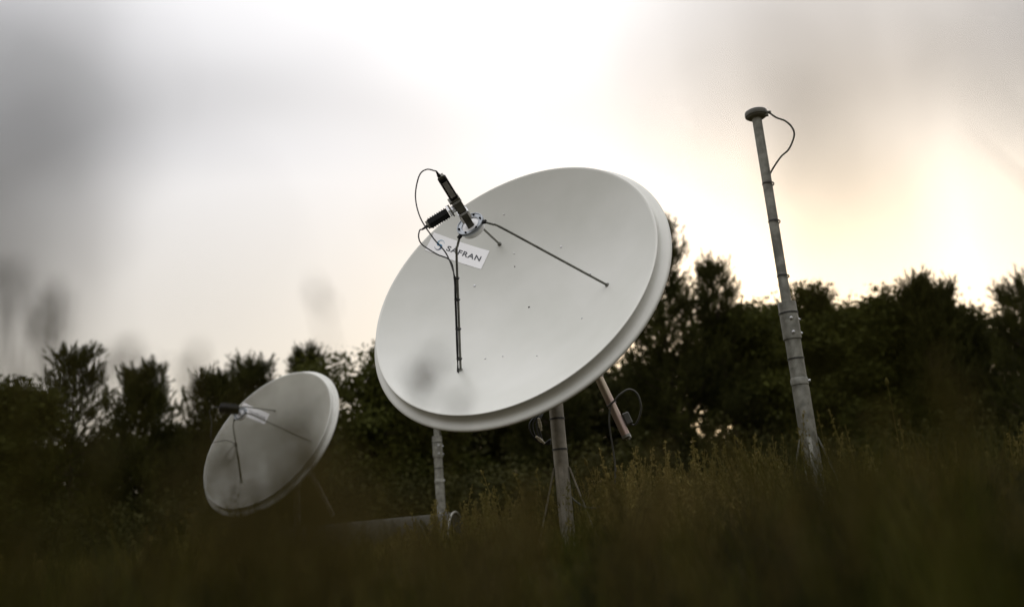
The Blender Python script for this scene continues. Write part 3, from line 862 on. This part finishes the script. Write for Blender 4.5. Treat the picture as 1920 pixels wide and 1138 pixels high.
make_pine(1714, 532, 24, 56, 'left and taller half of the twin-topped pine pair', 17, low=0.1, dens=1.2)
make_pine(1754, 540, 24.6, 56, 'right half of the twin-topped pine pair', 18, low=0.1, dens=1.2)
make_pine(1812, 588, 25, 58, 'low pine in the dip before the right edge', 19, low=0.1, dens=1.0)
make_pine(1905, 522, 23, 80, 'tall open pine at the far right edge of the picture', 20, low=0.25, dens=0.85, shape=0.6)

# woodland behind the edge trees and scrub below them: uncountable masses
def noise1(x, seed, f):
    r_ = np.random.default_rng(seed); out = 0
    for k in range(5):
        out = out + np.sin(x * f * (1.7 ** k) + r_.random() * 6.28) / (1.5 ** k)
    return out / 2.5

def mass(name, x0, x1, y0, y1, hfun, ncl, per, size, spread, mat, seed, gap=None, vz=0.7):
    r_ = np.random.default_rng(seed)
    cx = x0 + (x1 - x0) * r_.random(ncl); cy = y0 + (y1 - y0) * r_.random(ncl)
    hh = hfun(cx); gz = ground_z(cx, cy)
    cz = gz + hh * r_.random(ncl) ** 0.9
    keep = np.ones(ncl, bool)
    for (hx, hz, hr) in gap or ():                     # clearings one can see through
        keep &= ((cx - hx) ** 2 + (cz - hz) ** 2) > hr * hr
    c = np.stack([cx, cy, cz], 1)[keep]
    q = (c[:, None] + r_.normal(size=(len(c), per, 3)) * spread * np.array([1, 1, vz])).reshape(-1, 3)
    q[:, 2] = np.maximum(q[:, 2], ground_z(q[:, 0], q[:, 1]) + 0.03)
    vs, fs = leaf_quads(q, size, r_)
    return tag(link(name, mesh_np(name, vs, [fs]), mat), kind='stuff')
holes = [(q[0], q[2], r_) for q, r_ in ((PY(1320, 790, 32.5), .75), (PY(1395, 775, 32.5), .6), (PY(700, 775, 32.5), .8), (PY(720, 835, 32.5), .6), (PY(270, 830, 32.5), .5), (PY(1310, 690, 32.5), .5), (PY(1870, 690, 32.5), .7))]
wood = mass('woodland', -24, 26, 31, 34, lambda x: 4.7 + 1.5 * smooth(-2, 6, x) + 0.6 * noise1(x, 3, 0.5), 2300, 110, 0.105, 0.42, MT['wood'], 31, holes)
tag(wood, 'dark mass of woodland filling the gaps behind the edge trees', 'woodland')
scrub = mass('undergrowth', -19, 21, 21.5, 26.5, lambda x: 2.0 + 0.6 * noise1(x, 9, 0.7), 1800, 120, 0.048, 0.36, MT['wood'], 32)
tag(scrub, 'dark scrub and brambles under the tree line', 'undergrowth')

# ------------------------------------------------------------------ grass
def blades(x, y, h, wd, r_, bend=0.35, seg=4):
    n = len(x)
    z = ground_z(x, y) - 0.01
    a = r_.random(n) * 6.283
    d = np.stack([np.cos(a), np.sin(a), np.zeros(n)], 1)
    f = r_.random(n) * 6.283
    s = np.stack([np.cos(f), np.sin(f), np.zeros(n)], 1)
    b = (bend * (0.3 + r_.random(n)))[:, None] * h[:, None]
    rows = []
    for k in range(seg + 1):
        t = k / seg
        p = np.stack([x, y, z], 1) + d * b * t * t + np.array([0, 0, 1.0]) * (h * t * (1 - 0.18 * t * bend))[:, None]
        ww = (wd * (1 - t) ** 0.7)[:, None] if k else wd[:, None]
        rows += [p - s * ww, p + s * ww]
    V_ = np.stack(rows, 1)
    m = 2 * (seg + 1)
    base = np.arange(n)[:, None] * m
    F = np.concatenate([base + np.array([[2 * k, 2 * k + 1, 2 * k + 3, 2 * k + 2]]) for k in range(seg)])
    return V_.reshape(-1, 3), F

def seed_stalks(x, y, h, r_, head=0.16, ns=34, rad_=0.0016, sp=0.008, loose=0.016, tip=None):
    """thin stalks with a loose seed head; returns stalk ribbons and seed faces"""
    n = len(x)
    z = ground_z(x, y) - 0.01
    a = r_.random(n) * 6.283
    ln = h * (0.05 + 0.16 * r_.random(n))
    B = np.stack([x, y, z], 1)
    if tip is None:
        Tp = B + np.stack([np.cos(a) * ln, np.sin(a) * ln, h], 1)
    else: Tp = tip
    seg = 5; rows = []
    up = np.array([0, 0, 1.0])
    def pos(t):
        t = np.asarray(t)
        if t.ndim == 0:
            q = B + (Tp - B) * t; xy = (Tp - B) * np.array([1, 1, 0]); return q + xy * (t * t - t) * 0.8
        q = B[:, None] + (Tp - B)[:, None] * t[..., None]; xy = ((Tp - B) * np.array([1, 1, 0]))[:, None]
        return q + xy * (t * t - t)[..., None] * 0.8
    V_, F_ = [], []
    off = 0
    for f in (0.0, 1.57):
        rows = []
        s = np.stack([np.cos(a + f), np.sin(a + f), np.zeros(n)], 1) * rad_
        for k in range(seg + 1):
            p = pos(k / seg); rows += [p - s, p + s]
        m = 2 * (seg + 1)
        V_.append(np.stack(rows, 1).reshape(-1, 3))
        b = np.arange(n)[:, None] * m + off
        F_.append(np.concatenate([b + np.array([[2 * k, 2 * k + 1, 2 * k + 3, 2 * k + 2]]) for k in range(seg)]))
        off += n * m
    L = np.linalg.norm(Tp - B, axis=1)
    hd = np.minimum(head / L, 0.45)
    t = 1 - hd[:, None] * r_.random((n, ns))
    c = pos(t) + r_.normal(size=(n, ns, 3)) * (loose * (0.3 + (1 - t) / hd[:, None]))[..., None]
    dd = unit(r_.normal(size=(n, ns, 3)) + up * 1.4)
    ss = unit(np.cross(dd, r_.normal(size=(n, ns, 3)))) * (sp * 0.38)
    l = dd * sp
    sv = np.stack([c - l, c + ss, c + l, c - ss], 2).reshape(-1, 3)
    return (np.concatenate(V_), np.concatenate(F_)), (sv, np.arange(len(sv)).reshape(-1, 4))

def in_view(x, y, m=0.15):
    return np.abs(x) < y * 0.62 + m

def scatter(n, y0, y1, r_, pw=1.0):
    y = y0 + (y1 - y0) * r_.random(n) ** pw
    x = (r_.random(n) * 2 - 1) * (y * 0.66 + 0.25)
    return x, y

gr = np.random.default_rng(77)
VV, FF, SV, SF, MV, MF = [], [], [], [], [], []
def push(v, f, A, B):
    B.append(f + sum(len(q) for q in A)); A.append(v)
def patch(x, y):
    return 0.75 + 0.3 * np.sin(x * 2.1 + 1.0) * np.sin(y * 1.3) + 0.22 * np.sin(x * 5.3 + y * 2)
# foreground, right in front of the lens: uneven clumps, some tall
NV, NF, WV, WF = [], [], [], []
ncl = 440
cy_ = 0.32 + 2.1 * gr.random(ncl) ** 0.85; cx_ = (gr.random(ncl) * 2 - 1) * (cy_ * 0.66 + 0.2)
cy_[:130] = 0.34 + 0.5 * gr.random(130); cx_[:130] = (gr.random(130) * 2 - 1) * (cy_[:130] * 0.62 + 0.05)
ch_ = 0.19 + 0.14 * gr.random(ncl) ** 1.3 + 0.07 * (gr.random(ncl) > 0.86)
ch_[:130] = 0.26 + 0.09 * gr.random(130)
ch_ = ch_ * (1 + 0.20 * smooth(0.22, 0.45, cx_ / cy_) + 0.14 * smooth(-0.28, -0.45, cx_ / cy_))
per = 34
x = np.repeat(cx_, per) + gr.normal(size=ncl * per) * 0.035; y = np.maximum(0.28, np.repeat(cy_, per) + gr.normal(size=ncl * per) * 0.035)
push(*blades(x, y, np.repeat(ch_, per) * (0.65 + 0.4 * gr.random(len(x))), 0.0022 + 0.0028 * gr.random(len(x)) ** 2, gr, 0.45), NV, NF)
tx, ty = scatter(84, 0.38, 1.3, gr)                      # loose tall tufts
for k in range(len(tx)):
    n_ = int(gr.integers(4, 10))
    x = tx[k] + gr.normal(size=n_) * 0.02; y = ty[k] + gr.normal(size=n_) * 0.02
    push(*blades(x, y, (0.33 + 0.13 * gr.random(n_)) * (0.84 if -0.27 < tx[k] / ty[k] < -0.04 else 1.0 + 0.15 * float(smooth(0.2, 0.4, tx[k] / ty[k]))), 0.002 + 0.003 * gr.random(n_), gr, 0.5, 6), NV, NF)
for (px_, py_, d_, n_) in ((640, 900, .75, 9), (700, 850, .8, 8), (760, 880, .85, 10), (600, 960, .8, 8), (820, 940, .8, 7), (960, 860, .7, 8), (1000, 900, .75, 8), (1140, 800, .7, 6), (1180, 840, .75, 7),
                           (180, 830, .6, 8), (240, 870, .65, 9), (330, 860, .7, 9), (450, 900, .6, 8), (500, 930, .7, 8), (1440, 860, .7, 9), (1560, 850, .65, 10), (1680, 800, .7, 8), (1800, 780, .6, 8), (1880, 840, .6, 9), (60, 860, .6, 9)):
    tp = P(px_, py_, d_)
    x = tp[0] + gr.normal(size=n_) * 0.022; y = tp[1] + gr.normal(size=n_) * 0.03
    push(*blades(x, y, (tp[2] - ground_z(x, y)) * (0.8 + 0.28 * gr.random(n_)), 0.0016 + 0.002 * gr.random(n_), gr, 0.35, 6), WV, WF)
# beside and behind the camera, shading the foreground
x = (gr.random(11000) * 2 - 1) * 1.6; y = -1.4 + 2.1 * gr.random(11000)
k = (np.hypot(x, y) > 0.28) & ((y < 0.05) | (np.abs(x) > y * 0.62 + 0.16))
x, y = x[k], y[k]
push(*blades(x, y, 0.40 + 0.40 * gr.random(len(x)), 0.0026 + 0.0024 * gr.random(len(x)), gr, 0.3), NV, NF)
# around the dishes
x, y = scatter(26000, 2.4, 8.5, gr, 0.9)
push(*blades(x, y, (0.12 + 0.22 * gr.random(len(x)) ** 1.5) * patch(x, y), 0.0022 + 0.002 * gr.random(len(x)), gr, 0.4), VV, FF)
x, y = scatter(22000, 8.5, 20, gr, 0.9)
push(*blades(x, y, (0.2 + 0.35 * gr.random(len(x)) ** 1.4) * patch(x, y), 0.004 + 0.003 * gr.random(len(x)), gr, 0.4, 3), VV, FF)
y = 3.4 + 1.5 * gr.random(1500); x = y * (0.22 + 0.30 * gr.random(1500))
push(*blades(x, y, 0.28 + 0.26 * gr.random(len(x)) ** 1.5, 0.0018 + 0.0016 * gr.random(len(x)), gr, 0.4), VV, FF)
# seed stalks in the mid field
x, y = scatter(2200, 3.6, 9.0, gr)
a, b = seed_stalks(x, y, (0.22 + 0.34 * gr.random(len(x))) * patch(x, y) * (0.45 + 0.55 * smooth(-0.9, -0.1, x / y * 5)) * (1 - 0.3 * smooth(1.5, 2.0, x / y * 5)), gr, 0.20, 34, 0.0018, 0.009, 0.013)
push(*a, MV, MF); push(*b, MV, MF)
y = 4.2 + 1.9 * gr.random(520); x = y * (0.07 + 0.20 * gr.random(520))
a, b = seed_stalks(x, y, 0.20 + 0.30 * gr.random(520), gr, 0.22, 40, 0.0018, 0.010, 0.014)
push(*a, MV, MF); push(*b, MV, MF)
x, y = scatter(320, 0.7, 3.0, gr)
a, b = seed_stalks(x, y, (0.20 + 0.17 * gr.random(len(x))) * (0.7 + 0.3 * patch(x, y)), gr, 0.13, 26)
push(*a, VV, FF); push(*b, SV, SF)
# tall stalks close to the lens (far out of focus)
close = [  # photo pixel of the head, depth, head length, looseness, seeds
    (20, 300, .115, .020, .008, 8), (80, 240, .12, .016, .008, 5), (-10, 190, .11, .02, .008, 9), (10, 60, .11, .02, .008, 7),
    (1560, 30, .115, .020, .007, 7), (1600, 140, .13, .014, .006, 4), (1440, 20, .115, .02, .006, 3), (1915, 10, .115, .02, .006, 8),
    (22, 500, .56, .018, .004, 18), (40, 560, .56, .014, .003, 8), (112, 545, .56, .020, .004, 20), (100, 600, .58, .014, .004, 16), (240, 646, .62, .018, .004, 18), (210, 672, .62, .014, .003, 14),
    (372, 646, .62, .030, .004, 18), (352, 690, .62, .024, .004, 14), (588, 525, .6, .02, .002, 4), (55, 690, .42, .04, .006, 18),
    (782, 698, .60, .014, .005, 18), (862, 740, .60, .016, .004, 14), (825, 660, .55, .016, .005, 10), (565, 800, .5, .03, .007, 24), (495, 880, .5, .03, .007, 24), (430, 890, .45, .04, .009, 26), (455, 930, .45, .04, .01, 30), (530, 925, .5, .04, .01, 30), (410, 840, .42, .03, .009, 18), (575, 850, .5, .03, .008, 20),
    (1010, 900, .6, .06, .01, 40), (1100, 870, .5, .08, .01, 40), (1640, 760, .55, .06, .008, 30), (1350, 830, .5, .06, .01, 40),
    (200, 830, .5, .1, .012, 50), (80, 850, .5, .1, .014, 50), (330, 870, .5, .1, .012, 50), (1800, 720, .5, .08, .01, 40), (1760, 660, .6, .04, .005, 14), (1500, 900, .6, .08, .01, 40), (1240, 900, .7, .08, .01, 40), (900, 940, .6, .1, .01, 30)]
vr = np.random.default_rng(5)
for k in range(15):                     # soft heads in front of the far dish
    close.append((370 + 290 * vr.random(), 730 + 230 * vr.random() ** 0.7, .36 + .2 * vr.random(), .04, .011, 24))
for k in range(18):                     # and across the lower half
    q_ = 1920 * vr.random(); close.append((q_, (970 if 500 < q_ < 880 else 800) + (40 if 500 < q_ < 880 else 190) * vr.random() ** 0.6, .3 + .5 * vr.random(), .06, .012, 34))
tips = np.array([P(a_, b_, c_) for a_, b_, c_, _, _, _ in close])
bx = tips[:, 0] * 1.0 + gr.normal(size=len(tips)) * 0.09 * (tips[:, 1] > 0.2)
by = tips[:, 1] + gr.normal(size=len(tips)) * 0.03 + 0.01
for k in range(len(tips)):
    a, b = seed_stalks(bx[k:k + 1], by[k:k + 1], np.array([0.4]), gr, close[k][3], close[k][5], 0.0010, 0.0060, close[k][4], tips[k:k + 1])
    push(*a, VV, FF); push(*b, SV, SF)
g = link('grass', mesh_np('grass', np.concatenate(VV), FF), MT['grass'])
tag(g, 'tall dim meadow grass, blurred in front and sharp around the posts', 'grass', kind='stuff')
g = link('grass_seed_heads', mesh_np('grass_seed_heads', np.concatenate(SV), SF), MT['straw'])
tag(g, 'dry brown seed heads scattered through the meadow grass', 'grass', kind='stuff')

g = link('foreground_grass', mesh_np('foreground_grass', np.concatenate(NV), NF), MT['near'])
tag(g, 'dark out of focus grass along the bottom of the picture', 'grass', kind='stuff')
g = link('grass_wisps', mesh_np('grass_wisps', np.concatenate(WV), WF), MT['wisp'])
tag(g, 'soft olive blades rising out of focus in front of the posts', 'grass', kind='stuff')
g = link('meadow_stalks', mesh_np('meadow_stalks', np.concatenate(MV), MF), MT['stalk'])
tag(g, 'pale olive flowering stalks standing in focus around the posts', 'grass', kind='stuff')

# two single stalks that stand clear of the rest
def make_stalk(top, foot, label, bud):
    t, b = np.asarray(top, float), np.asarray(foot, float)
    b[2] = float(ground_z(b[0], b[1]))
    root = thing('grass_stalk', b, label, 'grass stalk', 'single stalks standing clear of the meadow')
    e = t - b
    pts = [np.zeros(3), e * 0.5 + np.array([0.02, 0, 0.01]), e]
    MB().tube(catmull(pts, 8), list(np.linspace(0.0032, 0.0018, 17)), 6).build('stem', MT['straw'], root)
    d = e - pts[1]; d /= np.linalg.norm(d)
    MB().lathe(e - d * 0.004, d, [(0.0015, 0), (bud * 0.7, 0.007), (bud, 0.018), (bud * 0.8, 0.030), (bud * 0.3, 0.040), (0.0003, 0.044)], 10).build('bud', MT['straw'], root)
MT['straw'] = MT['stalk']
make_stalk(P(1664, 722, 4.6), P(1700, 1000, 4.55), 'thin upright stalk with a small bud right of the tall mast', 0.010)
make_stalk(P(1101, 872, 4.9), P(1150, 1010, 4.85), 'leaning pale stalk under the actuator of the large dish', 0.011)
